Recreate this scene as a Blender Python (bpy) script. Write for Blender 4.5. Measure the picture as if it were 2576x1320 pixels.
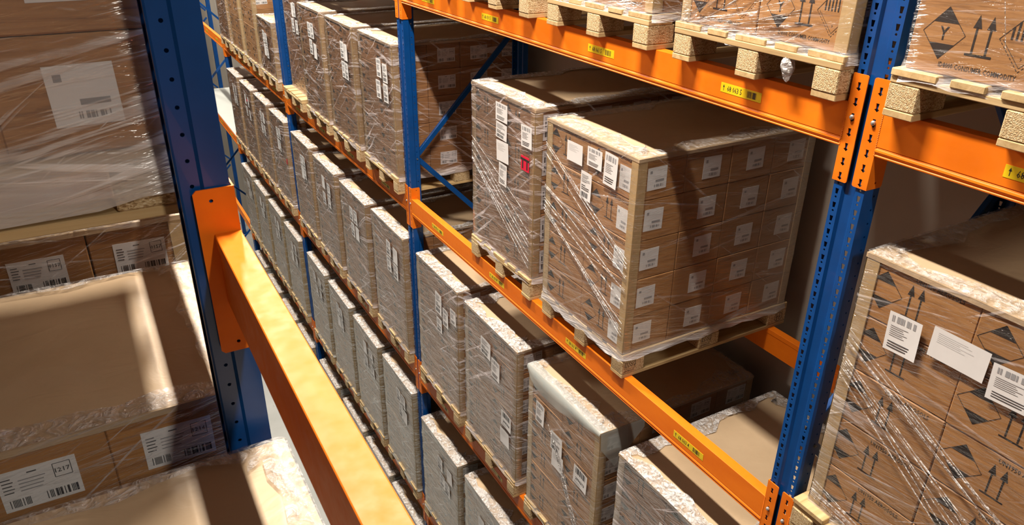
import bpy, bmesh, math, random
from mathutils import Vector, Matrix, Euler
from mathutils.geometry import tessellate_polygon
random.seed(7)
S = bpy.context.scene
COL = S.collection
for _o in list(bpy.data.objects): bpy.data.objects.remove(_o)

# ------------------------------------------------------------------ camera
cam_d = bpy.data.cameras.new('camera'); cam = bpy.data.objects.new('camera', cam_d); COL.objects.link(cam)
cam.location = (-2.1466, -1.5018, 0.6018)
cam.rotation_euler = (1.1113, -0.0106, -0.5138)
cam_d.sensor_width = 36.0; cam_d.lens = 1892.2 / 2576 * 36; cam_d.clip_start = 0.02; cam_d.clip_end = 100
cam_d.dof.use_dof = True; cam_d.dof.focus_distance = 4.2; cam_d.dof.aperture_fstop = 16
S.camera = cam
# ------------------------------------------------------------------ world, lights, exposure
W = bpy.data.worlds.new('world'); S.world = W; W.use_nodes = True
W.node_tree.nodes['Background'].inputs[0].default_value = (0.8, 0.84, 0.9, 1)
W.node_tree.nodes['Background'].inputs[1].default_value = 0.015
def lamp(y, e, size=1.2):
    d = bpy.data.lights.new('aisle_lamp', 'AREA'); d.shape = 'RECTANGLE'; d.size = 0.12; d.size_y = size
    d.energy = e; d.color = (1.0, 0.90, 0.78)
    o = bpy.data.objects.new('aisle_lamp', d); COL.objects.link(o); o.location = (-1.2, y, 2.9)
for _y, _e in ((-4.4, 125), (0.9, 300), (5.0, 325), (9.1, 325), (13.2, 300), (17.3, 300), (21.4, 270)): lamp(_y, _e)
S.view_settings.view_transform = 'Standard'; S.view_settings.look = 'None'
S.view_settings.exposure = 0.6; S.view_settings.gamma = 1.0; S.view_settings.use_curve_mapping = False

# ------------------------------------------------------------------ levels and bays (metres; x = depth into the rack, y = along the aisle)
LV = {5: 0.0, 4: -1.691, 3: -3.385, 2: -5.066, 1: -6.755}
UY = [-4.0, 0.0, 4.004, 8.03, 12.1, 16.1, 20.1]
FLOOR = -8.6; POST_TOP = 2.4; RD = 1.10
XL = -1.94                                        # aisle face of the rack the camera stands in

# ------------------------------------------------------------------ materials
def mat(name):
    m = bpy.data.materials.new(name); m.use_nodes = True; nt = m.node_tree
    return m, nt, nt.nodes, nt.links, nt.nodes['Principled BSDF']
def nn(nt, t, **k):
    n = nt.nodes.new(t)
    for a, b in k.items():
        if a.startswith('i_'): n.inputs[int(a[2:])].default_value = b
        else: setattr(n, a, b)
    return n
def coords(nt, scale, rot=(0, 0, 0), kind='Object'):
    tc = nn(nt, 'ShaderNodeTexCoord'); mp = nn(nt, 'ShaderNodeMapping')
    mp.inputs['Scale'].default_value = scale; mp.inputs['Rotation'].default_value = rot
    nt.links.new(tc.outputs[kind], mp.inputs[0]); return mp.outputs[0]
def noise(nt, vec, sc, det=3, rough=.55, dist=0.0):
    n = nn(nt, 'ShaderNodeTexNoise'); n.inputs['Scale'].default_value = sc; n.inputs['Detail'].default_value = det
    n.inputs['Roughness'].default_value = rough; n.inputs['Distortion'].default_value = dist
    nt.links.new(vec, n.inputs['Vector']); return n.outputs['Fac']
def ramp(nt, fac, pts):
    r = nn(nt, 'ShaderNodeValToRGB'); e = r.color_ramp.elements
    while len(e) < len(pts): e.new(0.5)
    for el, (p, c) in zip(e, pts):
        el.position = p; el.color = c if len(c) == 4 else tuple(q * KA for q in c) + (1,)
    nt.links.new(fac, r.inputs[0]); return r.outputs[0]
KA = .78
def g(v): return (v, v, v, 1)
def math_(nt, op, a, b=None, clamp=False):
    n = nn(nt, 'ShaderNodeMath', operation=op); n.use_clamp = clamp
    for i, v in enumerate((a, b)):
        if v is None: continue
        if isinstance(v, (int, float)): n.inputs[i].default_value = v
        else: nt.links.new(v, n.inputs[i])
    return n.outputs[0]
def bump(nt, h, strength, dist, p):
    b = nn(nt, 'ShaderNodeBump'); b.inputs['Strength'].default_value = strength; b.inputs['Distance'].default_value = dist
    nt.links.new(h, b.inputs['Height']); nt.links.new(b.outputs[0], p.inputs['Normal']); return b
def simple(name, col, rough=.5, metal=0, spec=.5, nsc=None, namt=.1, bmp=0, coat=0):
    m, nt, N, Lk, p = mat(name); col = tuple(q * KA for q in col) if not nsc else col
    p.inputs['Roughness'].default_value = rough; p.inputs['Metallic'].default_value = metal
    p.inputs['Specular IOR Level'].default_value = spec; p.inputs['Coat Weight'].default_value = coat
    if nsc:
        f = noise(nt, coords(nt, (1, 1, 1)), nsc, 5)
        lo = tuple(c * (1 - namt) for c in col); hi = tuple(min(1, c * (1 + namt)) for c in col)
        Lk.new(ramp(nt, f, [(.3, lo), (.7, hi)]), p.inputs['Base Color'])
        if bmp: bump(nt, f, bmp, .01, p)
    else: p.inputs['Base Color'].default_value = (*col, 1)
    return m
M = {}
M['blue'] = simple('blue_paint', (0.001, 0.065, 0.27), .33, spec=.4, nsc=9, namt=.12, coat=.1)
M['blue_worn'] = M['blue']
def orange_mat():
    m, nt, N, Lk, p = mat('orange_paint')
    f = noise(nt, coords(nt, (3, .8, 3)), 3, 5)
    Lk.new(ramp(nt, f, [(.25, (.84, .175, .005)), (.75, (.98, .235, .008))]), p.inputs['Base Color'])
    f2 = noise(nt, coords(nt, (1, 1, 1)), 30, 4)
    Lk.new(ramp(nt, f2, [(.3, g(.42)), (.7, g(.6))]), p.inputs['Roughness'])
    f3 = noise(nt, coords(nt, (1, 1, 1)), 260, 2); bump(nt, f3, .06, .002, p)
    p.inputs['Specular IOR Level'].default_value = .22
    return m
M['orange'] = orange_mat()
M['steel'] = simple('zinc_steel', (.55, .55, .54), .38, .7, nsc=40, namt=.2)
M['dark'] = simple('dark_gap', (.012, .012, .014), .7)
M['wall'] = simple('wall_plaster', (.46, .41, .35), .9, nsc=2.5, namt=.05, bmp=.05)
M['far_wall'] = simple('darkened_wall', (.10, .09, .08), .9)  # unseen walls coloured dark so that they bounce little light
M['ceiling'] = simple('ceiling_panel', (.16, .16, .16), .9, nsc=2, namt=.04)
def floor_mat():
    m, nt, N, Lk, p = mat('floor_concrete')
    f = noise(nt, coords(nt, (1, 1, 1)), 1.6, 6); f2 = noise(nt, coords(nt, (9, 2.2, 1), (0, 0, .5)), 1.5, 8, .7, 1.2)
    base = ramp(nt, f, [(.3, (.50, .52, .50)), (.7, (.60, .62, .60))])
    mk = ramp(nt, f2, [(.34, g(1)), (.37, g(0))])
    mx = nn(nt, 'ShaderNodeMix', data_type='RGBA'); Lk.new(mk, mx.inputs[0]); Lk.new(base, mx.inputs[6]); mx.inputs[7].default_value = (.25, .26, .25, 1)
    Lk.new(mx.outputs[2], p.inputs['Base Color']); p.inputs['Roughness'].default_value = .35
    return m
M['floor'] = floor_mat()
def wood_mat(name, a, b, c):
    m, nt, N, Lk, p = mat(name)
    oi = nn(nt, 'ShaderNodeObjectInfo')
    tc = nn(nt, 'ShaderNodeTexCoord'); ad = nn(nt, 'ShaderNodeVectorMath', operation='ADD')
    Lk.new(tc.outputs['Object'], ad.inputs[0])
    cb = nn(nt, 'ShaderNodeCombineXYZ'); sc = math_(nt, 'MULTIPLY', oi.outputs['Random'], 40.)
    Lk.new(sc, cb.inputs[0]); Lk.new(sc, cb.inputs[1]); Lk.new(cb.outputs[0], ad.inputs[1])
    mp = nn(nt, 'ShaderNodeMapping'); mp.inputs['Scale'].default_value = (1.6, 26, 26); Lk.new(ad.outputs[0], mp.inputs[0])
    f = noise(nt, mp.outputs[0], 1.5, 6, .6, .6)
    colr = ramp(nt, f, [(.25, c), (.5, b), (.75, a)])
    hs = nn(nt, 'ShaderNodeHueSaturation'); Lk.new(colr, hs.inputs['Color'])
    Lk.new(math_(nt, 'ADD', math_(nt, 'MULTIPLY', oi.outputs['Random'], .3), .85), hs.inputs['Value'])
    Lk.new(hs.outputs[0], p.inputs['Base Color']); p.inputs['Roughness'].default_value = .75
    bump(nt, f, .25, .003, p); return m
M['wood'] = wood_mat('pine_board', (.66, .48, .25), (.56, .385, .175), (.38, .235, .09))
def chip_mat():
    m, nt, N, Lk, p = mat('chipboard_block')
    v = nn(nt, 'ShaderNodeTexVoronoi', feature='F1'); v.inputs['Scale'].default_value = 1; Lk.new(coords(nt, (170, 260, 300)), v.inputs['Vector'])
    sp = nn(nt, 'ShaderNodeSeparateColor'); Lk.new(v.outputs['Color'], sp.inputs[0])
    Lk.new(ramp(nt, sp.outputs[0], [(0, (.26, .15, .06)), (.25, (.50, .345, .165)), (.7, (.62, .46, .25)), (1, (.76, .62, .40))]), p.inputs['Base Color'])
    p.inputs['Roughness'].default_value = .9; bump(nt, v.outputs['Distance'], .4, .004, p); return m
M['chip'] = chip_mat()
def carton_mat(name, a, b, c):
    m, nt, N, Lk, p = mat(name)
    oi = nn(nt, 'ShaderNodeObjectInfo')
    tc = nn(nt, 'ShaderNodeTexCoord'); ad = nn(nt, 'ShaderNodeVectorMath', operation='ADD'); Lk.new(tc.outputs['Object'], ad.inputs[0])
    cb = nn(nt, 'ShaderNodeCombineXYZ'); sc = math_(nt, 'MULTIPLY', oi.outputs['Random'], 30.)
    Lk.new(sc, cb.inputs[2]); Lk.new(cb.outputs[0], ad.inputs[1])
    mp = nn(nt, 'ShaderNodeMapping'); mp.inputs['Scale'].default_value = (3, 3, 42); mp.inputs['Rotation'].default_value = (.06, .04, 0); Lk.new(ad.outputs[0], mp.inputs[0])
    f = noise(nt, mp.outputs[0], 1.6, 6, .65, .9)
    f2 = noise(nt, ad.outputs[0], 2.2, 2)
    colr = ramp(nt, f, [(.28, c), (.45, b), (.62, a)])
    hs = nn(nt, 'ShaderNodeHueSaturation'); Lk.new(colr, hs.inputs['Color'])
    v = math_(nt, 'ADD', math_(nt, 'MULTIPLY', oi.outputs['Random'], .18), .82)
    v = math_(nt, 'MULTIPLY', v, math_(nt, 'ADD', math_(nt, 'MULTIPLY', f2, .3), .85))
    Lk.new(v, hs.inputs['Value']); Lk.new(hs.outputs[0], p.inputs['Base Color'])
    p.inputs['Roughness'].default_value = .62; bump(nt, f, .12, .003, p); return m
M['carton'] = carton_mat('carton_board', (.51, .255, .092), (.42, .20, .068), (.22, .092, .028))
M['carton_plain'] = carton_mat('plain_carton_board', (.47, .238, .088), (.42, .205, .074), (.34, .155, .052))
def top_mat():
    m, nt, N, Lk, p = mat('kraft_top_sheet')
    f = noise(nt, coords(nt, (1, 1, 1)), 3, 4)
    Lk.new(ramp(nt, f, [(.3, (.50, .36, .22)), (.7, (.57, .42, .265))]), p.inputs['Base Color'])
    p.inputs['Roughness'].default_value = .5
    f2 = noise(nt, coords(nt, (1, 1.6, 1), (0, 0, .4)), 7, 3, .5, 1.5); bump(nt, f2, .25, .012, p); return m
M['top'] = top_mat()
M['kraft'] = simple('edge_board', (.47, .32, .155), .6, nsc=30, namt=.08)
M['ink'] = simple('printing_ink', (.022, .016, .014), .6)
M['paper'] = simple('label_paper', (.80, .79, .78), .55, nsc=12, namt=.04)
M['paper_ink'] = simple('label_ink', (.06, .06, .065), .6)
M['paper_grey'] = simple('label_ink_grey', (.33, .33, .34), .6)
M['yellow'] = simple('yellow_sticker', (.88, .62, .01), .4)
M['red'] = simple('red_sticker', (.72, .01, .05), .45)
M['white_board'] = simple('white_board', (.52, .55, .52), .45, nsc=3, namt=.03)
M['foam'] = None
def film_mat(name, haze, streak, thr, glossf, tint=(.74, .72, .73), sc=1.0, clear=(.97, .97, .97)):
    """stretch film: clear with a glossy wrinkled skin, milky where it is folded into strings; the pale streaks also imitate glints"""
    m, nt, N, Lk, p = mat(name); N.remove(p); out = N['Material Output']
    tc = nn(nt, 'ShaderNodeTexCoord'); oi = nn(nt, 'ShaderNodeObjectInfo')
    sx = nn(nt, 'ShaderNodeSeparateXYZ'); Lk.new(tc.outputs['Object'], sx.inputs[0])
    u = math_(nt, 'ADD', sx.outputs[0], sx.outputs[1]); rnd = math_(nt, 'MULTIPLY', oi.outputs['Random'], 50.)
    def layer(ax, az, shear, det=3, rot=.0):
        cb = nn(nt, 'ShaderNodeCombineXYZ')
        zz = math_(nt, 'ADD', sx.outputs[2], math_(nt, 'MULTIPLY', u, shear))
        Lk.new(math_(nt, 'ADD', math_(nt, 'MULTIPLY', u, ax), rnd), cb.inputs[0]); Lk.new(math_(nt, 'MULTIPLY', zz, az), cb.inputs[1]); Lk.new(rnd, cb.inputs[2])
        return noise(nt, cb.outputs[0], 1.0, det, .6, .4)
    a = layer(2.0, 40 * sc, .20, 4); b = layer(1.3, 24 * sc, -.14, 4); c = layer(3.2, 3.2, 0, 3); d = layer(4, 120 * sc, .1, 2); e = layer(1.6, 30 * sc, .75, 3)
    big = ramp(nt, c, [(.38, g(.25)), (.62, g(1))])
    sa = ramp(nt, a, [(thr, g(0)), (thr + .05, g(1))]); sb = ramp(nt, b, [(thr + .01, g(0)), (thr + .045, g(1))])
    sd = ramp(nt, d, [(.62, g(0)), (.70, g(.8))]); se = ramp(nt, e, [(thr + .03, g(0)), (thr + .07, g(1))])
    st = math_(nt, 'MAXIMUM', math_(nt, 'MAXIMUM', sa, sb), math_(nt, 'MAXIMUM', sd, se))
    # the film is gathered where it is wound round the deck; its milkiness also imitates glare
    gz = nn(nt, 'ShaderNodeMapRange'); gz.inputs[1].default_value = .035; gz.inputs[2].default_value = -.02; gz.inputs[3].default_value = 0; gz.inputs[4].default_value = 1; Lk.new(sx.outputs[2], gz.inputs[0])
    gat = math_(nt, 'MULTIPLY', gz.outputs[0], math_(nt, 'ADD', math_(nt, 'MULTIPLY', b, .75), .02))
    fac = math_(nt, 'ADD', math_(nt, 'ADD', math_(nt, 'MULTIPLY', math_(nt, 'MULTIPLY', st, big), streak), haze), gat, True)
    hgt = math_(nt, 'ADD', math_(nt, 'ADD', a, math_(nt, 'MULTIPLY', b, .8)), math_(nt, 'MULTIPLY', c, .6))
    bp = nn(nt, 'ShaderNodeBump'); bp.inputs['Strength'].default_value = .9; bp.inputs['Distance'].default_value = .012; Lk.new(hgt, bp.inputs['Height'])
    tr = nn(nt, 'ShaderNodeBsdfTransparent'); tr.inputs[0].default_value = (*clear, 1)
    df = nn(nt, 'ShaderNodeBsdfPrincipled'); df.inputs['Base Color'].default_value = (*tint, 1); df.inputs['Roughness'].default_value = .28
    df.inputs['Specular IOR Level'].default_value = .7; Lk.new(bp.outputs[0], df.inputs['Normal'])
    gl = nn(nt, 'ShaderNodeBsdfGlossy'); gl.inputs['Roughness'].default_value = .16; Lk.new(bp.outputs[0], gl.inputs['Normal'])
    lw = nn(nt, 'ShaderNodeLayerWeight'); lw.inputs[0].default_value = .25; Lk.new(bp.outputs[0], lw.inputs['Normal'])
    m1 = nn(nt, 'ShaderNodeMixShader'); Lk.new(math_(nt, 'MULTIPLY', math_(nt, 'ADD', lw.outputs['Fresnel'], .05), glossf, True), m1.inputs[0]); Lk.new(tr.outputs[0], m1.inputs[1]); Lk.new(gl.outputs[0], m1.inputs[2])
    m2 = nn(nt, 'ShaderNodeMixShader'); Lk.new(fac, m2.inputs[0]); Lk.new(m1.outputs[0], m2.inputs[1]); Lk.new(df.outputs[0], m2.inputs[2])
    Lk.new(m2.outputs[0], out.inputs[0]); return m
M['film'] = film_mat('stretch_film', .0, .34, .605, .26, sc=1.15)
M['film_near'] = film_mat('stretch_film_near', .07, .60, .565, .7, (.74, .70, .67), sc=.8)  # extra haze and streaks put the glare on this film into its colour
M['film_dense'] = film_mat('stretch_film_thick', .012, .58, .585, .42, (.72, .66, .67), clear=(.84, .81, .82))
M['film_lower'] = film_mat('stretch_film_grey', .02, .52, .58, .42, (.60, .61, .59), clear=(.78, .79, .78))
def rim_mat(name, lo, hi):
    m, nt, N, Lk, p = mat(name); N.remove(p); out = N['Material Output']
    v1 = noise(nt, coords(nt, (1, 1, 1)), 24, 4, .6, 1.6); v2 = noise(nt, coords(nt, (1.0, .35, 1)), 18, 3, .5, .8)
    fac = math_(nt, 'MAXIMUM', ramp(nt, v1, [(.44, g(lo)), (.60, g(hi))]), ramp(nt, v2, [(.53, g(0)), (.64, g(hi * .8))]))  # white blotches stand in for glints on the crinkles
    h = math_(nt, 'ADD', v1, v2)
    bp = nn(nt, 'ShaderNodeBump'); bp.inputs['Strength'].default_value = 1.; bp.inputs['Distance'].default_value = .03; Lk.new(h, bp.inputs['Height'])
    df = nn(nt, 'ShaderNodeBsdfPrincipled'); df.inputs['Base Color'].default_value = (.72, .70, .69, 1); df.inputs['Roughness'].default_value = .15; df.inputs['Specular IOR Level'].default_value = .9
    Lk.new(bp.outputs[0], df.inputs['Normal'])
    tr = nn(nt, 'ShaderNodeBsdfTransparent'); gl = nn(nt, 'ShaderNodeBsdfGlossy'); gl.inputs['Roughness'].default_value = .12; Lk.new(bp.outputs[0], gl.inputs['Normal'])
    m1 = nn(nt, 'ShaderNodeMixShader'); m1.inputs[0].default_value = .14; Lk.new(tr.outputs[0], m1.inputs[1]); Lk.new(gl.outputs[0], m1.inputs[2])
    m2 = nn(nt, 'ShaderNodeMixShader'); Lk.new(fac, m2.inputs[0]); Lk.new(m1.outputs[0], m2.inputs[1]); Lk.new(df.outputs[0], m2.inputs[2])
    Lk.new(m2.outputs[0], out.inputs[0]); return m
M['rim'] = rim_mat('crinkled_film', .25, .9)
M['rim_clear'] = rim_mat('crinkled_clear_film', .04, .45)  # whiteness raised to imitate film glare along the top edge
M['strand'] = rim_mat('film_strand', .08, .6)
def foam_mat():
    m, nt, N, Lk, p = mat('foam_sheet'); p.inputs['Base Color'].default_value = (.46, .50, .48, 1); p.inputs['Roughness'].default_value = .35
    p.inputs['Alpha'].default_value = .5; return m
M['foam'] = foam_mat()

# ------------------------------------------------------------------ mesh helpers
class MB:
    def __init__(s): s.v = []; s.f = []; s.m = []; s.mats = []
    def mi(s, m):
        if m not in s.mats: s.mats.append(m)
        return s.mats.index(m)
    def add(s, vs, fs, m):
        o = len(s.v); s.v += [tuple(v) for v in vs]; k = s.mi(m)
        for f in fs: s.f.append(tuple(i + o for i in f)); s.m.append(k)
    def box(s, x0, x1, y0, y1, z0, z1, m, ch=0.0):
        if ch <= 0:
            vs = [(x, y, z) for x in (x0, x1) for y in (y0, y1) for z in (z0, z1)]
            s.add(vs, [(0, 1, 3, 2), (4, 6, 7, 5), (0, 4, 5, 1), (2, 3, 7, 6), (0, 2, 6, 4), (1, 5, 7, 3)], m); return
        bm = bmesh.new(); bmesh.ops.create_cube(bm, size=1)
        for v in bm.verts: v.co = Vector(((x0 + x1) / 2 + v.co.x * (x1 - x0), (y0 + y1) / 2 + v.co.y * (y1 - y0), (z0 + z1) / 2 + v.co.z * (z1 - z0)))
        bmesh.ops.bevel(bm, geom=bm.edges[:], offset=ch, segments=1, affect='EDGES')
        bm.verts.index_update(); s.add([v.co[:] for v in bm.verts], [[v.index for v in f.verts] for f in bm.faces], m); bm.free()
    def poly_holes(s, outer, holes, t, m, T, close_outer=True):
        """flat plate with holes: outer, holes in 2D (a, b); T maps (a, b, depth) to 3D"""
        loops = [outer] + holes
        tris = tessellate_polygon([[Vector((a, b, 0)) for a, b in l] for l in loops])
        flat = [p for l in loops for p in l]; n = len(flat)
        vs = [T(a, b, 0) for a, b in flat] + [T(a, b, t) for a, b in flat]
        fs = [tuple(x) for x in tris] + [tuple(i + n for i in reversed(x)) for x in tris]
        o = 0
        for li, l in enumerate(loops):
            if li > 0 or close_outer:
                for i in range(len(l)):
                    j = (i + 1) % len(l); fs.append((o + i, o + j, o + j + n, o + i + n))
            o += len(l)
        s.add(vs, fs, m)
    def mesh(s, name, smooth=False):
        me = bpy.data.meshes.new(name); me.from_pydata(s.v, [], s.f)
        for m in s.mats: me.materials.append(m)
        me.polygons.foreach_set('material_index', s.m)
        if smooth: me.polygons.foreach_set('use_smooth', [True] * len(s.f))
        me.update(); return me
def obj(name, data, parent=None, loc=(0, 0, 0), rot=(0, 0, 0), scale=(1, 1, 1), **props):
    o = bpy.data.objects.new(name, data); COL.objects.link(o)
    if parent: o.parent = parent
    o.location = loc; o.rotation_euler = rot; o.scale = scale
    for k, v in props.items(): o[k] = v
    return o
def thing(name, label, cat, loc, rz=0.0, group=None):
    o = bpy.data.objects.new(name, None); COL.objects.link(o); o.location = loc; o.rotation_euler = (0, 0, rz)
    o.empty_display_size = .1; o['label'] = label; o['category'] = cat; o['kind'] = 'thing'
    if group: o['group'] = group
    return o
_txt = {}
def text_polys(s, size=1.0, bold=0.0, cond=1.0):
    k = (s, size, bold, cond)
    if k in _txt: return _txt[k]
    c = bpy.data.curves.new('t', 'FONT'); c.body = s; c.size = size; c.resolution_u = 1; c.offset = bold * size; c.align_x = 'LEFT'
    c.space_character = 1.0
    o = bpy.data.objects.new('t', c); COL.objects.link(o); dg = bpy.context.evaluated_depsgraph_get(); dg.update()
    me = bpy.data.meshes.new_from_object(o.evaluated_get(dg))
    r = ([(v.co.x * cond, v.co.y) for v in me.vertices], [tuple(p.vertices) for p in me.polygons])
    bpy.data.objects.remove(o); bpy.data.curves.remove(c); bpy.data.meshes.remove(me); _txt[k] = r; return r
class Flat:
    """draws flat print on a face; T(a, b) -> 3D point, a to the reader's right, b up"""
    def __init__(s, mb, T): s.mb = mb; s.T = T
    def poly(s, pts, m): s.mb.add([s.T(a, b) for a, b in pts], [tuple(range(len(pts)))], m)
    def rect(s, a0, b0, a1, b1, m): s.poly([(a0, b0), (a1, b0), (a1, b1), (a0, b1)], m)
    def line(s, p, q, w, m):
        d = Vector((q[0] - p[0], q[1] - p[1])); L = d.length or 1e-9; n = Vector((-d.y, d.x)) / L * w / 2
        s.poly([(p[0] + n.x, p[1] + n.y), (p[0] - n.x, p[1] - n.y), (q[0] - n.x, q[1] - n.y), (q[0] + n.x, q[1] + n.y)], m)
    def loop(s, pts, w, m):
        for i in range(len(pts)): s.line(pts[i], pts[(i + 1) % len(pts)], w, m)
    def dash(s, p, q, w, n, m):
        for i in range(n):
            a, b = i / n, (i + .6) / n
            s.line((p[0] + (q[0] - p[0]) * a, p[1] + (q[1] - p[1]) * a), (p[0] + (q[0] - p[0]) * b, p[1] + (q[1] - p[1]) * b), w, m)
    def text(s, t, a, b, size, m, bold=0.0, cond=1.0, center=False):
        vs, fs = text_polys(t, size, bold, cond)
        if center and vs: a -= (max(v[0] for v in vs) + min(v[0] for v in vs)) / 2
        s.mb.add([s.T(a + x, b + y) for x, y in vs], fs, m)
    def bars(s, a0, b0, a1, b1, n, m, seed=0):
        r = random.Random(seed); w = (a1 - a0) / n; i = 0
        while i < n:
            k = r.choice((1, 1, 2)); s.rect(a0 + i * w, b0, a0 + min(i + k, n) * w - w * .35, b1, m); i += k + r.choice((0, 1))
    def lines(s, a0, b0, a1, b1, n, m, seed=0, fill=.45):
        r = random.Random(seed); h = (b1 - b0) / n
        for i in range(n):
            s.rect(a0, b0 + i * h, a0 + (a1 - a0) * r.uniform(.45, 1), b0 + i * h + h * fill, m)
I, PI_, PG = M['ink'], M['paper_ink'], M['paper_grey']

# ------------------------------------------------------------------ setting
def plane_box(name, x0, x1, y0, y1, z0, z1, m):
    b = MB(); b.box(x0, x1, y0, y1, z0, z1, m); return obj(name, b.mesh(name), kind='structure')
plane_box('floor', -6, 1.5, -9, 30, FLOOR - .1, FLOOR, M['floor'])
plane_box('wall_right', 1.36, 1.5, -9, 30, FLOOR, 4.6, M['wall'])
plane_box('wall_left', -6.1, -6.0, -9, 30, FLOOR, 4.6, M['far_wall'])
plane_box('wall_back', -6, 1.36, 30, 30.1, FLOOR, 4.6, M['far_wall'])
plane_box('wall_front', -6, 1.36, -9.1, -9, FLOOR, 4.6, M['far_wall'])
plane_box('ceiling', -6, 1.5, -9, 30, 4.6, 4.7, M['ceiling'])

# ------------------------------------------------------------------ rack posts
def arc(cx, cy, r, n, a0=0, a1=2 * math.pi, flip=False):
    return [(cx + r * math.cos(a0 + (a1 - a0) * i / n), cy + r * math.sin(a0 + (a1 - a0) * i / n)) for i in range(n)]
def post_mesh():
    b = MB(); m = M['blue']; z0, z1 = FLOOR, POST_TOP; n = int((z1 - z0) / .05)
    zc = -0.033                                            # phase of the slots
    k0 = math.floor((z0 - zc) / .05) + 1
    def strip(ya, yb, yc):                                 # front flange with slot and round hole every 50 mm
        for k in range(n):
            zb = zc + (k0 + k) * .05
            out = [(ya, zb), (yb, zb), (yb, zb + .05), (ya, zb + .05)]
            slot = [(yc - .0042, zb + .019), (yc - .0068, zb + .039), (yc + .0068, zb + .039), (yc + .0042, zb + .019)]
            rnd = arc(yc, zb + .0085, .0042, 8)
            b.poly_holes(out, [slot, rnd], .0025, m, lambda p, q, t: (t, p, q), False)
    strip(-.060, -.026, -.043); strip(.026, .060, .043)
    def side(sg):
        def quad(x0, y0, x1, y1): b.add([(x0, sg * y0, z0), (x1, sg * y1, z0), (x1, sg * y1, z1), (x0, sg * y0, z1)], [(0, 1, 2, 3)], m)
        quad(0, .060, .046, .060); quad(.046, .060, .052, .053); quad(.086, .053, .090, .050); quad(.090, .050, .090, .034)
        for k in range(n):                                 # rear flange with small round holes
            zb = zc + (k0 + k) * .05
            b.poly_holes([(.052, zb), (.086, zb), (.086, zb + .05), (.052, zb + .05)], [arc(.066, zb + .03, .0042, 8)], .002, m, lambda p, q, t: (p, sg * (.053 - t), q), False)
        quad(0.0, .026, .010, .018)
    side(1); side(-1)
    b.add([(.010, -.018, z0), (.010, .018, z0), (.010, .018, z1), (.010, -.018, z1)], [(0, 1, 2, 3)], m)
    return b.mesh('post')
POST = post_mesh()
def brace_mesh():
    b = MB(); L = math.hypot(.90, .90)
    b.box(0, L, -.0125, .0125, -.021, .021, M['blue'], .003)
    b.box(-.03, .03, -.015, .015, -.012, .012, M['blue'])
    return b.mesh('brace')
BRACE = brace_mesh()
_b = MB(); _b.add([(math.cos(a) * .007, 0, math.sin(a) * .007) for a in [i * math.pi / 3 for i in range(6)]] + [(math.cos(a) * .006, -.007, math.sin(a) * .006) for a in [i * math.pi / 3 for i in range(6)]],
    [(6, 7, 8, 9, 10, 11)] + [(i, (i + 1) % 6, (i + 1) % 6 + 6, i + 6) for i in range(6)], M['steel']); BOLT = _b.mesh('bolt')
_b = MB(); _b.box(-.03, .15, -.085, .085, 0, .008, M['blue'], .002); FOOT = _b.mesh('foot_plate')
def frame(y, xface, sgn, label, phase=-1.36):
    t = thing('rack_frame', label, 'rack frame', (xface, y, FLOOR), 0 if sgn > 0 else math.pi, 'blue rack frames')
    def P(name, me, x, z, rz=0., ry=0.): return obj(name, me, t, (x, 0, z - FLOOR), (0, ry, rz))
    P('front_post', POST, .006, 0).location.z = -FLOOR
    P('rear_post', POST, RD - .006, 0, math.pi).location.z = -FLOOR
    P('foot_plate', FOOT, 0, FLOOR); P('foot_plate', FOOT, RD, FLOOR, math.pi)
    k = 0; zz = phase + 3.0
    while zz > FLOOR + .6:
        up = (k % 2 == 0)   # from front low to rear high
        if up: P('diagonal_brace', BRACE, .08, zz - 1.0, 0, -math.pi / 4 * 1.02)
        else: P('diagonal_brace', BRACE, .08, zz, 0, math.pi / 4 * 1.02)
        for x in (.072, ):
            bo = P('bolt', BOLT, x, zz - (1.0 if up else 0)); bo.location.y = -.053
        if up: zz -= 1.0
        else: zz -= 1.0
        k += 1
    return t
names = ['behind the camera', 'between the first and second bays', 'between the second and third bays', 'between the third and fourth bays',
         'between the fourth and fifth bays', 'at the far end of the fifth bay', 'farthest down the aisle']
for y, nm in zip(UY, names): frame(y, 0.0, 1, 'blue perforated rack frame of the main rack, ' + nm)
frame(0.0, XL, -1, 'blue rack frame close to the camera, holding the bare near beam', .85)
frame(-4.0, XL, -1, 'blue rack frame of the near rack behind the camera', .85)
frame(4.004, XL, -1, 'blue rack frame of the near rack beyond the wrapped loads', .85)

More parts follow.
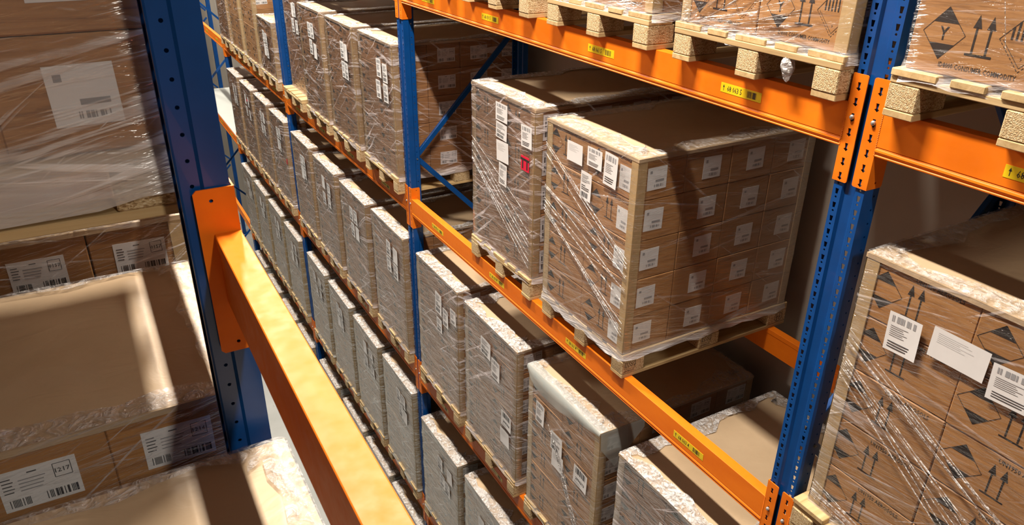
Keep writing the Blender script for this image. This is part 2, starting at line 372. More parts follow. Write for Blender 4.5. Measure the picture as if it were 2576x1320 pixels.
# ------------------------------------------------------------------ beams
def connector_mesh(side):
    """side=+1: connector on the beam's low-y end (plate faces -x), post lies towards -y; origin: post centre line, beam top"""
    b = MB(); m = M['orange']; zb, zt = -.266, .092; y0, y1 = .011, .064; r = .007
    def rc(x, y, a0): return [(x + r * math.cos(a0 + i * math.pi / 6), y + r * math.sin(a0 + i * math.pi / 6)) for i in range(4)]
    out = rc(y0 + r, zb + r, math.pi) + [(y1, zb), (y1, zt)] + rc(y0 + r, zt - r, math.pi / 2)
    holes = []; yc = .040
    for k in range(7):
        zt_ = .066 - k * .05
        holes.append([(yc - .0036, zt_ - .017), (yc - .0058, zt_), (yc + .0058, zt_), (yc + .0036, zt_ - .017), (yc + .0092, zt_ - .020), (yc, zt_ - .029), (yc - .0092, zt_ - .020)])
    b.poly_holes(out, holes, .0035, m, lambda p, q, t: (t, side * p, q))
    for k in range(7):                                     # hooks showing in the slots
        zt_ = .066 - k * .05
        b.box(.0045, .008, min(side * (yc - .003), side * (yc + .003)), max(side * (yc - .003), side * (yc + .003)), zt_ - .018, zt_ - .006, M['blue'])
    o2 = [(0.0, zb), (.076 - r, zb), (.076, zb + r), (.076, zt - r), (.076 - r, zt), (0.0, zt)]
    b.poly_holes(o2, [arc(.045, .068, .004, 8), arc(.040, -.245, .004, 8)], .0035, m, lambda p, q, t: (p, side * (y1 + t), q))
    for i in range(26):                                    # weld bead
        z = -.004 - i * .0056; b.box(-.0015, .002, side * .0665 - .0025, side * .0665 + .0025, z - .0022, z + .0022, m, .001)
    return b.mesh('connector')
CONN = {1: connector_mesh(1), -1: connector_mesh(-1)}
bm = bmesh.new(); bmesh.ops.create_uvsphere(bm, u_segments=10, v_segments=6, radius=.0085); SB = bpy.data.meshes.new('safety_bolt'); bm.to_mesh(SB); bm.free(); SB.materials.append(M['steel'])
def beam_mesh(L):
    b = MB(); m = M['orange']
    prof = [(.002, 0), (.0485, 0), (.050, -.0015), (.050, -.028), (.0485, -.030), (.047, -.032), (.047, -.1485), (.0455, -.150), (.004, -.150), (.0015, -.1492), (-.0005, -.147),
            (-.0010, -.144), (.0012, -.1415), (.0016, -.1385), (-.0012, -.136), (-.0030, -.131), (-.0022, -.125), (.0, -.122), (.0, -.1205), (.0022, -.119), (.0022, -.1172), (.0, -.116), (0, -.002), (.0006, -.0006)]
    n = len(prof); vs = [(x, 0, z) for x, z in prof] + [(x, L, z) for x, z in prof]
    b.add(vs, [(i, (i + 1) % n, (i + 1) % n + n, i + n) for i in range(n)], m)
    me = b.mesh('beam_profile'); return me
_beam = {}
def sticker_mesh(txt):
    b = MB(); b.box(-.0009, 0, -.104, .104, -.018, .018, M['yellow'])
    F = Flat(b, lambda a, c: (-.0012, -a, c))
    F.line((-.088, -.011), (-.088, .004), .0022, I); F.poly([(-.0925, .002), (-.0835, .002), (-.088, .0125)], I)
    F.text(txt, -.070, -.010, .0295, I, .008, .74)
    F.bars(.034, -.012, .080, .012, 26, I, sum(map(ord, txt)))
    F.rect(.095, -.013, .097, -.011, I)
    return b.mesh('location_label')
def beam(ya, yb, z, xf, sgn, label, stickers=(), group='orange rack beams', rear=False):
    """beam between post centre lines ya < yb; xf: face, sgn +1: face looks to -x"""
    L = yb - ya - .134
    key = round(L, 3)
    if key not in _beam: _beam[key] = beam_mesh(L)
    # local frame: origin at the low end for sgn>0, turned by 180 degrees for sgn<0
    if sgn > 0: t = thing('rack_beam', label, 'rack beam', (xf, ya, z), 0, group)
    else: t = thing('rack_beam', label, 'rack beam', (xf, yb, z), math.pi, group)
    obj('beam_profile', _beam[key], t, (0, .067, 0))
    for s_, y in ((1, 0), (-1, yb - ya)):
        c = obj('connector', CONN[s_], t, (0, y, 0))
        obj('safety_bolt', SB, c, (-.002, s_ * .040, -.046), label='grey domed bolt')
    for yy, txt in stickers:
        obj('location_label', sticker_mesh(txt), t, (0, (yy - ya) if sgn > 0 else (yb - yy), -.072), label='yellow location sticker')
    return t
bayname = ['first', 'second', 'third', 'fourth', 'fifth']
lvname = {5: 'five', 4: 'four', 3: 'three', 2: 'two', 1: 'one'}
base_no = {0: 65, 1: 57, 2: 49, 3: 41, 4: 33}
for bi in range(5):
    ya, yb = UY[bi], UY[bi + 1]
    for lv in (5, 4, 3, 2, 1):
        if bi == 0 and lv < 4: continue
        if bi == 1 and lv == 1: continue
        if bi >= 3 and lv == 5: continue
        ys = {5: (.533, 1.436, 2.55, 3.45), 4: (.54, 1.504, 2.462, 3.425)}.get(lv, (.54, 1.5, 2.47, 3.44))
        nums = [base_no[bi] + 2 * q for q in (3, 2, 1, 0)]
        if bi == 0: ys = (.6, 1.6, 2.57, 3.435); nums = [71, 69, 67, 65]
        st = [(ya + y, '68 %03d %d' % (n_, lv)) for y, n_ in zip(ys, nums)]
        beam(ya, yb, LV[lv], 0, 1, 'orange front beam on level %s of the %s bay with yellow stickers' % (lvname[lv], bayname[bi]), st)
        beam(ya, yb, LV[lv], RD, -1, 'orange rear beam along the wall on level %s of the %s bay' % (lvname[lv], bayname[bi]), (), 'orange rear beams')
beam(-4.0, 0.0, 0.0, XL, -1, 'bare orange beam crossing in front of the camera at the near rack', (), None)
beam(-4.0, 0.0, LV[4], XL, -1, 'orange beam under the wrapped load below the camera', (), None)
beam(0.0, 4.004, 0.0, XL, -1, 'orange beam of the near rack under the tall wrapped load', (), None)
beam(0.0, 4.004, LV[4], XL, -1, 'orange beam of the near rack beyond the close blue post', (), None)
for (a, b_) in ((-4.0, 0.0), (0.0, 4.004)):
    for z, w in ((0.0, 'upper'), (LV[4], 'lower')):
        beam(a, b_, z, XL - RD, 1, '%s rear beam of the near rack, %s the close blue post' % (w, 'before' if a < -1 else 'beyond'), (), 'orange rear beams of the near rack')
# white shelf board on level three of the fifth bay
b = MB(); b.box(.004, RD - .004, 12.175, 16.03, .0005, .018, M['white_board'], .002); o = obj('shelf_board', b.mesh('shelf_board'), None, (0, 0, LV[3])); o['label'] = 'white shelf board lying across the beams of the empty fifth bay'; o['category'] = 'shelf board'

# ------------------------------------------------------------------ pallet
def board_mesh(L, w, t, nm):
    b = MB(); b.box(-L / 2, L / 2, -w / 2, w / 2, -t / 2, t / 2, M['wood'], .0025); return b.mesh(nm)
DB_W = board_mesh(1.2, .145, .022, 'deck_board'); DB_N = board_mesh(1.2, .100, .022, 'deck_board'); ST = board_mesh(.8, .13, .022, 'cross_board')
BB_N = board_mesh(1.2, .100, .022, 'base_board')
_b = MB(); _b.box(-.0725, .0725, -.05, .05, 0, .078, M['chip'], .004); BLK = _b.mesh('block')
_b = MB(); _b.box(-.0725, .0725, -.05, .05, 0, .078, M['chip'], .004)
F = Flat(_b, lambda a, c: (a, -.0505, c))
for i in range(4): F.dash((-.055, .066 - i * .008), (.02, .066 - i * .008), .004, 7 - i, I)
F.text('FORSO', -.055, .010, .019, I, .01)
F.loop([(-.058, .030), (.012, .030), (.012, .072), (-.058, .072)], .0012, I); BLK_ST = _b.mesh('block_stamped')
_b = MB(); _b.box(-.0725, .0725, -.05, .05, 0, .078, M['chip'], .004)
F = Flat(_b, lambda a, c: (a, -.0505, c)); F.loop(arc(.012, .039, .030, 20), .003, I)
F.line((-.012, .039), (.036, .039), .003, I); F.line((.0, .018), (.0, .060), .004, I); F.line((.022, .018), (.022, .060), .004, I); BLK_OV = _b.mesh('block_ringed')
def pallet(x, y, z, label, sgn=1, stamped=False):
    """x: aisle-side face, y: side of lower y, z: underside; sgn -1 for the near rack (depth runs to -x)"""
    t = thing('pallet', label, 'pallet', (x, y if sgn > 0 else y + .8, z), 0 if sgn > 0 else math.pi, 'wooden pallets on the beams')
    r = random.Random(label)
    j = lambda a=.003: r.uniform(-a, a)
    for yy in (.05, .4, .75): obj('base_board', BB_N, t, (.6, yy, .011))
    for xi, xx in enumerate((.0725, .6, 1.1275)):
        for yi, yy in enumerate((.05, .4, .75)):
            me = BLK
            if stamped and yi == 0: me = BLK_OV if xi == 2 else BLK_ST
            obj('block', me, t, (xx + (j() if me is BLK else 0), yy, .022))
    for xx in (.066, .6, 1.134): obj('cross_board', ST, t, (xx + j(), .4, .111), (0, 0, math.pi / 2))
    for yy, me in ((.0725, DB_W), (.236, DB_N), (.4, DB_W), (.564, DB_N), (.7275, DB_W)):
        obj('deck_board', me, t, (.6 + j(.005), yy + j(), .133 + r.uniform(0, .0003)))
    return t

# ------------------------------------------------------------------ cartons
CX, CY = .2925, .390
def front_aero(F, h):
    w = CY; cx, cz, rx, rz = -w / 2 + .078, h * .53, .068, min(.068, h * .40)
    F.poly([(cx - rx * .55, cz + rz * .42), (cx + rx * .55, cz + rz * .42), (cx, cz + rz)], I)
    F.poly([(cx - rx * .55, cz - rz * .42), (cx, cz - rz), (cx + rx * .55, cz - rz * .42)], I)
    F.loop([(cx, cz + rz), (cx + rx, cz), (cx, cz - rz), (cx - rx, cz)], .0020, I)
    ax = -w / 2 + .172
    for k in (0, .036):
        F.line((ax + k, h * .30), (ax + k, h * .66), .0055, I); F.poly([(ax + k - .012, h * .64), (ax + k + .012, h * .64), (ax + k, h * .82)], I)
    F.line((ax - .018, h * .28), (ax + .054, h * .28), .0055, I)
    F.text('UN1950 AEROSOLS', -w / 2 + .176, h * .86, .0235, I, .012, .80)
def front_comm(F, h):
    w = CY; cx, cz, rx, rz = -w / 2 + .095, .112, .062, .070
    F.poly([(cx - rx * .58, cz + rz * .40), (cx + rx * .58, cz + rz * .40), (cx, cz + rz)], I)
    F.poly([(cx - rx * .58, cz - rz * .40), (cx, cz - rz), (cx + rx * .58, cz - rz * .40)], I)
    F.loop([(cx, cz + rz), (cx + rx, cz), (cx, cz - rz), (cx - rx, cz)], .0018, I)
    F.text('Y', cx - .013, cz - .018, .052, I, .012, .8)
    ax = -w / 2 + .184
    for k in (0, .038):
        F.line((ax + k, .070), (ax + k, .140), .0060, I); F.poly([(ax + k - .012, .137), (ax + k + .012, .137), (ax + k, .172)], I)
    F.line((ax - .018, .067), (ax + .056, .067), .0065, I)
    cx = -w / 2 + .316; rx = .068; cz = .120; rz = .076
    for k in range(-3, 4):
        x = cx + k * .0125; top = cz + rz * (1 - abs(k) * .0125 / rx); F.rect(x - .0028, cz + .002, x + .0028, max(cz + .004, top), I)
    F.dash((cx - rx, cz), (cx, cz - rz), .0018, 9, I); F.dash((cx, cz - rz), (cx + rx, cz), .0018, 9, I)
    F.line((cx - rx * .86, cz), (cx, cz - rz * .86), .0013, I); F.line((cx, cz - rz * .86), (cx + rx * .86, cz), .0013, I)
    F.line((cx - rx, cz), (cx, cz + rz), .0018, I); F.line((cx, cz + rz), (cx + rx, cz), .0018, I)
    F.text('9', cx - .004, cz - rz * .62, .013, I)
    F.text('ID8000 CONSUMER COMMODITY', -w / 2 + .100, .022, .0195, I, .010, .74)
_cm = {}
def label_draw(F, kind, w, h, num='0753'):
    """printing on a white sticker centred at 0,0"""
    if kind == 'blur':
        F.rect(-w * .38, h * .24, -w * .26, h * .36, PG); F.rect(-w * .08, -h * .16, w * .36, -h * .06, PG); F.bars(-w * .14, -h * .38, w * .34, -h * .26, 14, PG, 3)
    elif kind == 'box':
        F.loop([(w * .20, h * .06), (w * .42, h * .06), (w * .42, h * .40), (w * .20, h * .40)], .0016, PI_)
        F.text(num, w * .31, h * .17, h * .15, PI_, .015, 1, True)
        F.rect(-w * .12, h * .36, -w * .0, h * .39, PI_)
        for i in range(5): F.rect(-w * .45, h * (.30 - .085 * i), -w * (.33 - .02 * (i % 2)), h * (.325 - .085 * i), PI_)
        F.lines(-w * .25, h * -.05, w * .10, h * .30, 4, PG, 5, .3)
        F.bars(-w * .42, -h * .42, -w * .14, -h * .22, 16, PI_, 8); F.bars(w * .04, -h * .42, w * .45, -h * .22, 22, PI_, 9)
    elif kind == 'bars':
        F.lines(-w * .42, h * .30, w * .42, h * .44, 2, PG, 4); F.bars(-w * .40, h * .02, w * .42, h * .24, 20, PI_, 5); F.rect(-w * .4, -h * .06, w * .3, -h * .03, PG)
        F.bars(-w * .40, -h * .36, w * .36, -h * .12, 18, PI_, 6)
def carton_mesh(style, h, lab=None):
    k = (style, round(h, 3), lab)
    if k in _cm: return _cm[k]
    b = MB(); mt = M['carton_plain'] if style == 'plain' else M['carton']
    b.box(0, CX - .002, .001, CY - .001, .0005, h - .0015, mt, .0035)
    F = Flat(b, lambda a, c: (-.0005, CY / 2 - a, c))
    if style == 'aero': front_aero(F, h)
    elif style == 'comm': front_comm(F, h)
    F2 = Flat(b, lambda a, c: (CX / 2 + a, .0006, h / 2 + c))
    F2.line((-CX / 2, h / 2 - .03), (CX / 2, h / 2 - .03), .0008, mt)
    _cm[k] = b.mesh('carton'); return _cm[k]
_lm = {}
def label_mesh(kind, w, h, num='0753', m='paper'):
    """sticker in its own plane: x to the reader's right, z up, faces -y"""
    k = (kind, w, h, num, m)
    if k in _lm: return _lm[k]
    b = MB(); b.box(-w / 2, w / 2, -.0007, 0, -h / 2, h / 2, M[m]); label_draw(Flat(b, lambda a, c: (a, -.0011, c)), kind, w, h, num)
    _lm[k] = b.mesh('carton_label'); return _lm[k]
_pm = {}
def paper_mesh(kind, w, h, num=''):
    """loose sheet: faces -y, gently curled"""
    k = (kind, w, h, num)
    if k in _pm: return _pm[k]
    r = random.Random(str(k)); nx, nz = 6, 6; b = MB()
    cu = r.uniform(.15, .8); P = lambda a, c: -.001 - .006 * cu * ((a / w) ** 2 * 4 + (c / h) ** 2 * 2 * (a / w + .5)) * .6
    vs = [(-w / 2 + w * i / nx, P(-w / 2 + w * i / nx, -h / 2 + h * j / nz), -h / 2 + h * j / nz) for j in range(nz + 1) for i in range(nx + 1)]
    b.add(vs, [(j * (nx + 1) + i, j * (nx + 1) + i + 1, (j + 1) * (nx + 1) + i + 1, (j + 1) * (nx + 1) + i) for j in range(nz) for i in range(nx)], M['paper'])
    F = Flat(b, lambda a, c: (a, P(a, c) - .0006, c))
    if kind == 'doc':
        F.lines(-w * .42, h * .12, w * .40, h * .42, 6, PG, 1, .3); F.lines(-w * .42, -h * .15, w * .3, h * .05, 3, PI_, 2, .35); F.bars(-w * .42, -h * .42, w * .2, -h * .24, 24, PI_, 3)
    elif kind == 'tall':
        F.bars(-w * .4, h * .26, w * .4, h * .42, 16, PG, 3); F.lines(-w * .40, -h * .1, w * .4, h * .2, 6, PG, 4, .3); F.lines(-w * .4, -h * .4, w * .35, -h * .2, 3, PI_, 5, .35)
    elif kind == 'light':
        F.lines(-w * .4, h * .05, w * .4, h * .4, 6, PG, 7, .12)
    elif kind == 'number':
        F.bars(-w * .36, h * .10, w * .36, h * .42, 22, PI_, 3); F.text(num, 0, -h * .25, w * .2, PI_, .03, .95, True); F.lines(-w * .4, -h * .42, w * .4, -h * .30, 2, PG, 4, .25)
    _pm[k] = b.mesh('paper_sheet'); return _pm[k]
_fm = {}
def film_mesh(D, Wd, H, var, m1, m2, rim=.09, skirt=.038):
    """film skin around a load of size D x Wd x H (origin at its low corner), with a crinkled rim folded over the top"""
    k = (round(D, 2), round(Wd, 2), round(H, 3), var, m1, m2, skirt)
    if k in _fm: return _fm[k]
    r = random.Random(var * 31 + 5); b = MB(); o = .009; nz = 18
    per = []
    def seg(p, q, n):
        for i in range(n): per.append((p[0] + (q[0] - p[0]) * i / n, p[1] + (q[1] - p[1]) * i / n))
    c = .012; x0, x1, y0, y1 = -o, D + o, -o, Wd + o
    seg((x0, y0 + c), (x0, y1 - c), 14); seg((x0, y1 - c), (x0 + c, y1), 1); seg((x0 + c, y1), (x1 - c, y1), 14); seg((x1 - c, y1), (x1, y1 - c), 1)
    seg((x1, y1 - c), (x1, y0 + c), 14); seg((x1, y0 + c), (x1 - c, y0), 1); seg((x1 - c, y0), (x0 + c, y0), 14); seg((x0 + c, y0), (x0, y0 + c), 1)
    n = len(per); vs = []; cx, cy = D / 2, Wd / 2
    zs = [-skirt + (H + skirt + .006) * j / nz for j in range(nz + 1)]
    wv = [r.uniform(0, 6.28) for _ in range(6)]
    for j, z in enumerate(zs):
        for i, (x, y) in enumerate(per):
            dx, dy = x - cx, y - cy; L = max(abs(dx) / (D / 2), abs(dy) / (Wd / 2))
            a = .0022 * math.sin(z * 34 + i * .55 + wv[0]) + .0018 * math.sin(z * 17 - i * .9 + wv[1]) + r.uniform(-.0012, .0012)
            if z < 0: a += .012 * min(1, -z / .03)
            nxv, nyv = (math.copysign(1, dx), 0) if abs(dx) / D > abs(dy) / Wd else (0, math.copysign(1, dy))
            vs.append((x + nxv * a, y + nyv * a, z + (r.uniform(-.012, .012) if j == 0 else 0)))
    b.add(vs, [(j * n + i, j * n + (i + 1) % n, (j + 1) * n + (i + 1) % n, (j + 1) * n + i) for j in range(nz) for i in range(n)], M[m1])
    # rim over the top
    rings = 4; vs = []
    wid = [rim * (1 + .35 * math.sin(i * .45 + wv[2]) + .25 * math.sin(i * 1.3 + wv[3])) * r.uniform(.75, 1.2) for i in range(n)]
    for q in range(rings + 1):
        for i, (x, y) in enumerate(per):
            t = q / rings * wid[i]; dx, dy = cx - x, cy - y
            ex = max(0, t - 0) * (1 if abs(x - x0) < .02 else -1 if abs(x - x1) < .02 else 0)
            ey = t * (1 if abs(y - y0) < .02 else -1 if abs(y - y1) < .02 else 0)
            z = H + .0065 + (.0 if q == 0 else r.uniform(.001, .0075))
            vs.append((x + ex, y + ey, z))
    b.add(vs, [(q * n + i, q * n + (i + 1) % n, (q + 1) * n + (i + 1) % n, (q + 1) * n + i) for q in range(rings) for i in range(n)], M[m2])
    _fm[k] = b.mesh('stretch_film', True); return _fm[k]
_tm = {}
def top_mesh(D, Wd, bow, lid):
    k = (round(D, 2), round(Wd, 2), bow, lid)
    if k in _tm: return _tm[k]
    r = random.Random(str(k)); b = MB(); nx, ny = 16, 10; o = .006; vs = []
    for j in range(ny + 1):
        for i in range(nx + 1):
            u, v = i / nx, j / ny
            z = .004 + bow * math.sin(math.pi * v) * (math.sin(math.pi * min(1, u * 1.15)) ** 1) + (r.uniform(0, .0012) if 0 < i < nx and 0 < j < ny else 0)
            vs.append((-o + (D + 2 * o) * u, -o + (Wd + 2 * o) * v, z))
    b.add(vs, [(j * (nx + 1) + i, j * (nx + 1) + i + 1, (j + 1) * (nx + 1) + i + 1, (j + 1) * (nx + 1) + i) for j in range(ny) for i in range(nx)], M['top'])
    bd = [(i, 0) for i in range(nx)] + [(nx, j) for j in range(ny)] + [(nx - i, ny) for i in range(nx)] + [(0, ny - j) for j in range(ny)]
    top = [vs[j * (nx + 1) + i] for i, j in bd]; low = [(x, y, -lid) for x, y, z in top]; n = len(top)
    b.add(top + low, [(i, i + n, (i + 1) % n + n, (i + 1) % n) for i in range(n)], M['top'])
    _tm[k] = b.mesh('top_sheet', False); return _tm[k]
_eb = {}
def edge_mesh(H):
    k = round(H, 3)
    if k not in _eb:
        b = MB(); b.box(-.0045, .0, -.0045, .048, .004, H - .006, M['kraft'], .001); b.box(-.0045, .048, -.0045, .0, .004, H - .006, M['kraft'], .001); _eb[k] = b.mesh('corner_board')
    return _eb[k]
def ribbon(load, p, q, w, H, x=-.0165, sag=.0, n=14, seed=0):
    """narrow string of gathered film on the front face, p, q = (y, z)"""
    r = random.Random(seed); b = MB(); vs = []
    p = (p[0], p[1] + r.gauss(0, .022)); q = (q[0], q[1] + r.gauss(0, .035)); w *= r.choice((.35, .5, .7, 1.3)); sag += r.uniform(-.008, .012)
    for i in range(n + 1):
        t = i / n; y = p[0] + (q[0] - p[0]) * t; z = p[1] + (q[1] - p[1]) * t - sag * math.sin(math.pi * t); ww = w * r.uniform(.5, 1.2)
        vs += [(x, y, z - ww / 2), (x - .004, y, z), (x, y, z + ww / 2)]
    b.add(vs, [(3 * i + a, 3 * i + 3 + a, 3 * i + 4 + a, 3 * i + 1 + a) for i in range(n) for a in (0, 1)], M['strand'])
    return obj('film_strand', b.mesh('film_strand', True), load)
def load(x, y, z, H, label, rows=5, style='aero', sgn=1, film='film_dense', rim='rim', bow=.0, lid=.012, papers=(), lab='blur', near=False, D=1.17, front_lab=False, full=False, var=0, nums=None, boards=True, rimw=.09, skirt=.038):
    """film-wrapped cartons; x = aisle-side face, y = lower-y side, z = underside"""
    t = thing('carton_load', label, 'wrapped cartons', (x, y if sgn > 0 else y + .78, z), 0 if sgn > 0 else math.pi, 'film-wrapped carton loads')
    r = random.Random(label); h = H / rows
    me_f, me_s = carton_mesh(style, h), carton_mesh('plain' if style != 'comm' else 'plain', h)
    for k in range(rows):
        for ix in range(4):
            for iy in range(2):
                seen_side = (iy == 0) if sgn > 0 else (iy == 1)
                if not full and ix > 0 and not seen_side: continue
                c = obj('carton', me_f if ix == 0 else me_s, t, (ix * CX + r.uniform(-.0015, .0015), iy * CY + r.uniform(-.0015, .0015), k * h), (0, 0, r.uniform(-.003, .003)))
                if seen_side:
                    num = (nums or {}).get((ix, k), '%04d' % (700 + r.randrange(99)))
                    lw, lh = {'blur': (.115, .112), 'box': (.155, .108), 'bars': (.13, .15)}[lab]
                    lm = label_mesh(lab, lw, min(lh, h * .75), num if near else '0753')
                    if sgn > 0: obj('carton_label', lm, c, (CX / 2 + (.02 if ix else -.03) , .0004, h * .5), (0, r.uniform(-.02, .02), 0))
                    else: obj('carton_label', lm, c, (CX / 2, CY - .0004, h * .5), (0, r.uniform(-.02, .02), math.pi))
                if front_lab and ix == 0 and iy == 0: obj('carton_label', label_mesh('blur', .085, min(.118, h * .7)), c, (-.0004, .092, h * .45), (0, 0, -math.pi / 2))
    if boards:
        for (px, py, rz) in ((0, 0, 0), (0, .78, -math.pi / 2), (D, 0, math.pi / 2), (D, .78, math.pi)):
            obj('corner_board', edge_mesh(H), t, (px, py, 0), (0, 0, rz), label='kraft corner board')
    obj('top_sheet', top_mesh(D, .78, bow, lid), t, (0, 0, H), label='beige kraft top sheet')
    obj('stretch_film', film_mesh(D, .78, H + .004 + bow * .2, var % 3, film, rim, rimw, skirt), t, label='clear stretch film')
    for pp in papers:
        kind, yc, zc, w, hh = pp[:5]; num = pp[5] if len(pp) > 5 else ''
        if kind == 'tt':
            b = MB(); b.box(-w / 2, w / 2, -.001, 0, -hh / 2, hh / 2, M['red']); Flat(b, lambda a, c: (a, -.0015, c)).text('TT', 0, -.030, .085, I, .035, .95, True)
            obj('warning_label', b.mesh('warning_label'), t, (-.0125, yc, zc), (0, .0, -math.pi / 2), label='red sticker with TT in black'); continue
        if kind == 'tag':
            b = MB(); b.box(-w / 2, w / 2, -.001, 0, -hh / 2, hh / 2, M['red']); obj('tag', b.mesh('tag'), t, (-.0135, yc, zc), (0, 0, -math.pi / 2), label='small red tag'); continue
        obj('shipping_label', paper_mesh(kind, w, hh, num), t, (-.0125 if near else -.0135, yc, zc), (0, r.uniform(-.05, .05), -math.pi / 2), label='white shipping label')
    return t
place = ['beside the near upright', 'second place from the near upright', 'third place from the near upright', 'beside the far upright']
def where(lv, bi, pi): return 'on level %s of the %s bay, %s' % (lvname[lv], bayname[bi], place[pi])
def rp(seed, n=4, H=1.05):
    """a handful of shipping labels scattered over the upper front"""
    r = random.Random(seed); out = []
    y = r.uniform(.30, .42)
    kinds = ['tall', 'doc', 'light', 'tall', 'doc']
    for i in range(n):
        out.append((kinds[(seed + i) % 5], y + r.uniform(-.05, .05) - (i % 2) * .14, H - .22 - (i // 2) * .17 + r.uniform(-.02, .02), .105, .15))
    return out
def stack(lv, bi, pi, y, ztop, px=-.05, lx=None, **k):
    lx = px + .02 if lx is None else lx
    z = LV[lv]; H = ztop - z - .144 - .006
    pallet(px, y, z, 'wooden pallet ' + where(lv, bi, pi), 1, k.pop('stamped', False))
    lab_ = k.pop('label', 'film-wrapped carton stack ' + where(lv, bi, pi))
    return load(lx, k.pop('ly', y + .01), z + .144 + .0015, H, lab_, **k)

# second bay, level four: the two loads in the middle of the picture
P_ = stack(4, 1, 1, 1.05, -.49, -.02, -.02, rows=5, film='film', bow=.012, near=True, full=True, front_lab=True, stamped=True, rim='rim_clear', rimw=.11,
      label='carton stack in clear film with blurred labels, the nearer load on level four',
      papers=[('light', .500, .945, .140, .105), ('tall', .325, .965, .125, .10), ('tall', .190, .945, .105, .165), ('doc', .385, .80, .095, .15)])
for a in range(9): ribbon(P_, (.775, .66 - a * .018), (.01, .50 - a * .055), .006 + .004 * (a % 3), 1, -.0125 - .001 * (a % 2), .0, seed=a)
for a in range(4): ribbon(P_, (.775, .93 - a * .012), (.01, .55 - a * .03), .004, 1, -.0135, .0, seed=a + 30)
Q_ = stack(4, 1, 2, 2.0, -.49, -.02, -.0, rows=5, film='film_dense', bow=.018, near=True, full=True, lab='bars', rim='rim', rimw=.1,
      label='film-wrapped carton stack with a red TT sticker on level four',
      papers=[('tall', .37, .955, .145, .11), ('doc', .37, .84, .135, .1), ('tall', .07, .885, .12, .13), ('light', .355, .715, .15, .13), ('tall', .35, .57, .10, .14), ('tt', .085, .72, .092, .088)])
for a in range(7): ribbon(Q_, (.77, .72 - a * .03), (.02, .35 - a * .05), .004 + .003 * (a % 2), 1, -.0135, .0, seed=a + 60)
# second bay, level five: pallets seen from below the top edge
for pi, y, ztop in ((0, .077, 1.25), (1, 1.04, 1.27), (2, 2.02, 1.24)):
    t = stack(5, 1, pi, y, ztop, -.054, -.03, rows=4, style='comm', film='film', near=True, lab='box', var=pi,
              label=['ID8000 cartons whose film has a knotted tail hanging, level five, second bay', 'ID8000 cartons on level five, second bay, next to the knotted-tail load', 'ID8000 cartons on level five, second bay, farthest of three from the camera'][pi])
    if pi == 0:
        for a in range(14): ribbon(t, (.785, -.030 + .002 * a), (.785 - .62 * math.cos(.16 + a * .055), -.030 + .62 * math.sin(.10 + a * .05)), .006, 1, -.014 - .001 * (a % 3), .0, seed=a + 90)
        # knotted tail of film hanging under the deck
        bm = bmesh.new(); bmesh.ops.create_uvsphere(bm, u_segments=14, v_segments=10, radius=1); rr = random.Random(3)
        for v in bm.verts:
            tt = (v.co.z + 1) / 2; w = .021 * math.sin(math.pi * min(1, (1 - tt) ** .8 * .93)) ** .8 + .002; v.co = Vector((v.co.x * w + rr.uniform(-.003, .003), v.co.y * w + rr.uniform(-.003, .003) - .008 * (1 - tt), -.105 + .105 * tt))
        me = bpy.data.meshes.new('film_knot'); bm.to_mesh(me); bm.free(); me.materials.append(M['rim']); obj('film_knot', me, t, (-.012, .215, -.022), label='knotted tail of clear film')
# first bay
A5 = stack(5, 0, 3, -.893, 1.25, -.050, -.03, rows=4, style='comm', film='film', near=True, lab='box', var=1, ly=-.895,
      label='ID8000 carton stack in clear film on level five of the first bay', boards=False)
for a in range(16): ribbon(A5, (.60 - a * .012, .42 - a * .01), (.40 - a * .014 + .1 * math.cos(a), .10 + a * .012), .004, 1, -.0135, .0, seed=a + 120)
A4 = stack(4, 0, 3, -.892, -.465, -.035, .012, rows=5, film='film', near=True, full=True, rim='rim_clear', var=2, ly=-.905,
      label='carton stack with aerosol arrows in clear film on level four of the first bay',
      papers=[('tall', .59, .86, .115, .14), ('light', .41, .895, .18, .105), ('tall', .23, .87, .15, .12)])
for a in range(12): ribbon(A4, (.775, .77 - a * .012), (.01, .42 - a * .03), .004 + .003 * (a % 3), 1, -.0135 - .001 * (a % 2), .0, seed=a + 150)
for a in range(8): ribbon(A4, (.775, .10 - a * .012), (.01, -.02 - a * .002), .005, 1, -.0135, .0, seed=a + 170)
# second bay, level three
kw = dict(near=True, lab='box')
stack(3, 1, 3, 3.02, -2.125, -.05, rows=6, papers=[('doc', .33, .86, .12, .19), ('tall', .20, .79, .10, .16), ('doc', .33, .66, .10, .13), ('tall', .06, .87, .10, .13)], film='film_dense', var=0, **kw)
B3b = stack(3, 1, 2, 2.105, -2.135, -.05, rows=6, papers=[('doc', .43, .90, .15, .14), ('tall', .28, .80, .12, .16), ('number', .12, .46, .14, .13, '2995744'), ('light', .14, .30, .13, .13)], film='film_dense', var=1, **kw)
B3c = stack(3, 1, 1, 1.16, -2.13, -.05, rows=6, papers=[('tall', .62, .83, .10, .16), ('doc', .42, .73, .13, .14), ('light', .40, .60, .13, .13), ('number', .15, .66, .14, .14, '2996313')], film='film', var=2, rim='rim_clear', **kw)
for a in range(7): ribbon(B3c, (.52 - a * .03, .80 - a * .03), (.14 - a * .01, .25 - a * .045), .005, 1, -.0145, .0, seed=a + 200)
stack(3, 1, 0, .2, -2.14, -.05, rows=6, papers=[('doc', .34, .86, .13, .16), ('tall', .18, .82, .12, .16)], film='film_dense', var=0, **kw)
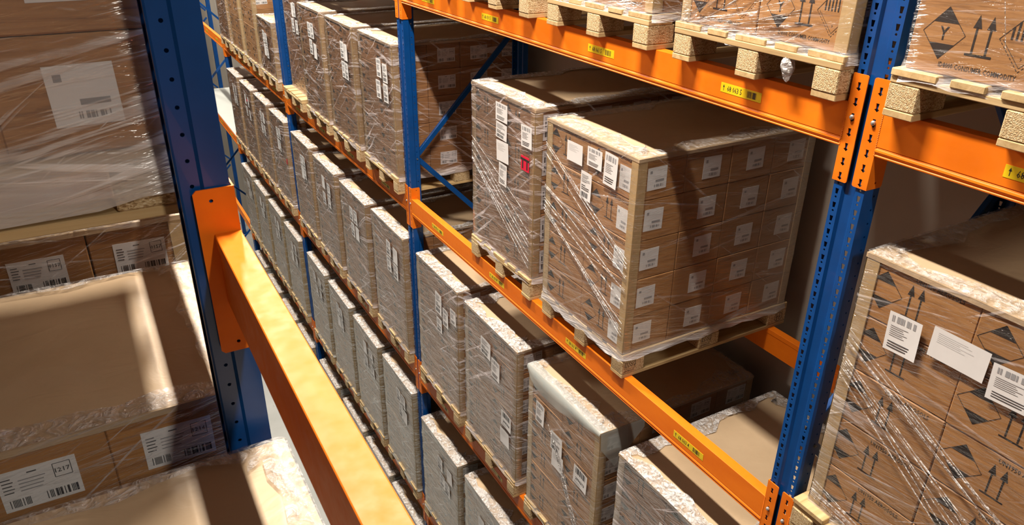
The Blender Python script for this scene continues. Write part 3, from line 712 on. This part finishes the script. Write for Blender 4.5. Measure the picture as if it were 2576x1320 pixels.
# foam sheet slipped over the corner of the third load
b = MB(); n = 16; vs = []
H3 = 1.105
for i in range(n + 1):
    t = i / n; y = .79 - .80 * t; dep = .012 + .125 * math.sin(math.pi * t ** .6) * (1 - .3 * t)
    vs += [(.05, y, H3 + .012), (-.012, y, H3 + .012), (-.019, y, H3 - dep * .5), (-.014 - .004 * math.sin(i), y, H3 - dep)]
f = [(4 * i + a, 4 * i + 4 + a, 4 * i + 5 + a, 4 * i + 1 + a) for i in range(n) for a in range(3)]
o0 = len(vs); vs += [(.05, -.016, H3 + .012), (-.012, -.016, H3 + .012), (-.008, -.020, H3 - .10), (.10, -.020, H3 - .26), (.30, -.018, H3 - .05), (.30, -.016, H3 + .012)]
f += [(o0, o0 + 1, o0 + 2, o0 + 3, o0 + 4, o0 + 5)]
b.add(vs, f, M['foam']); obj('foam_sheet', b.mesh('foam_sheet', True), B3c, label='white translucent foam sheet')
# second bay, level two
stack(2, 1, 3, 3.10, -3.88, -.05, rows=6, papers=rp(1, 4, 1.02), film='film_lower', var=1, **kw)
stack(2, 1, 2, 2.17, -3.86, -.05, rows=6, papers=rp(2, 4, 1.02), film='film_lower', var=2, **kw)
# third bay
kw = dict(near=True, lab='box')
YS = {4: (4.08, 5.03, 5.98, 6.98), 3: (4.08, 5.05, 6.03, 6.98), 2: (4.08, 5.02, 5.95, 6.90), 1: (4.08, 4.96, 5.86, 6.92)}
ZT = {4: (-.475, -.480, -.475, -.40), 3: (-2.11, -2.14, -2.14, -2.12), 2: (-3.74, -3.75, -3.74, -3.75), 1: (-5.48, -5.46, -5.46, -5.47)}
for lv in (4, 3, 2, 1):
    for pi in range(4):
        ex = {}
        if lv == 4 and pi == 3: ex = dict(lx=.055)
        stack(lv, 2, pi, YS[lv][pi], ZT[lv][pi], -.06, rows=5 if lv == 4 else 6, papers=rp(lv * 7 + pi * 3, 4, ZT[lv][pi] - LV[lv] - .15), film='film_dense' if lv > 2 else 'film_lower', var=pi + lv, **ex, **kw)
for pi in range(4): stack(5, 2, pi, YS[4][pi], 1.2, -.05, rows=4, var=pi, lab='box')
stack(5, 1, 3, 3.06, 1.24, -.054, -.03, rows=4, style='comm', film='film', lab='box')
# fourth bay
for lv in (4, 3, 2, 1):
    zt = {4: (-.87, .12, .16, .10), 3: (-2.10, -2.09, -2.10, -2.10), 2: (-3.77, -3.75, -3.76, -3.75), 1: (-5.50, -5.52, -5.50, -5.46)}[lv]
    for pi in range(4):
        y = (8.11, 9.06, 10.04, 11.02)[pi]; ex = {}; pp = rp(lv * 5 + pi, 4, zt[pi] - LV[lv] - .15)
        if lv == 4 and pi in (1, 2): ex = dict(film='film'); pp = pp[:2]
        if lv == 3 and pi == 0: pp = pp + [('tag', .02, .62, .035, .07)]
        if lv == 3 and pi == 2: pp = pp + [('tag', .30, .93, .16, .025)]
        kk = dict(film='film_dense' if lv > 2 else 'film_lower'); kk.update(ex)
        stack(lv, 3, pi, y, zt[pi], -.06, rows=7 if (lv == 4 and pi) else 4 if lv == 4 else 6, papers=pp, var=pi + lv, lab='box', **kk)
# near rack, around the camera
def nstack(y, z, ztop, xf, nm, **k):
    pallet(xf, y, z, 'wooden pallet under the ' + nm, -1)
    return load(xf - .008, y + .01, z + .144 + .0015, ztop - z - .15, nm, sgn=-1, near=True, **k)
nstack(.075, 0.0, 1.25, -1.996, 'tall wrapped load beyond the close blue post', rows=5, film='film_near', lab='blur', rim='rim_clear', full=True, boards=False, skirt=.105)
nstack(1.03, LV[4], -.37, -1.95, 'wrapped load with number 0157 low behind the close blue post', rows=5, film='film', lab='box', rim='rim', full=True, nums={(i, 4): '0157' for i in range(4)})
nstack(.125, LV[4], -.49, -1.975, 'wrapped load with number 1217 beside the close blue post', rows=5, film='film', lab='box', rim='rim_clear', full=True, rimw=.06, nums={(1, 4): '1217', (0, 4): '1216'}, boards=False)
nstack(-.905, LV[4], -.49, -1.925, 'wrapped load directly below the camera', rows=5, film='film', lab='box', rim='rim_clear', full=True, rimw=.07, boards=False)
nstack(1.03, 0.0, 1.25, -1.996, 'tall wrapped load second along the upper near-rack beam', rows=5, film='film', lab='blur')  # unseen load added to keep light off the load below it
nstack(1.99, 0.0, 1.25, -1.996, 'tall wrapped load third along the upper near-rack beam', rows=5, film='film', lab='blur')  # also added out of sight, blocks light from farther along
nstack(1.99, LV[4], -.45, -1.96, 'wrapped load third along the lower near-rack beam', rows=5, film='film', lab='blur')  # added unseen on the lower beam, stops light coming through there
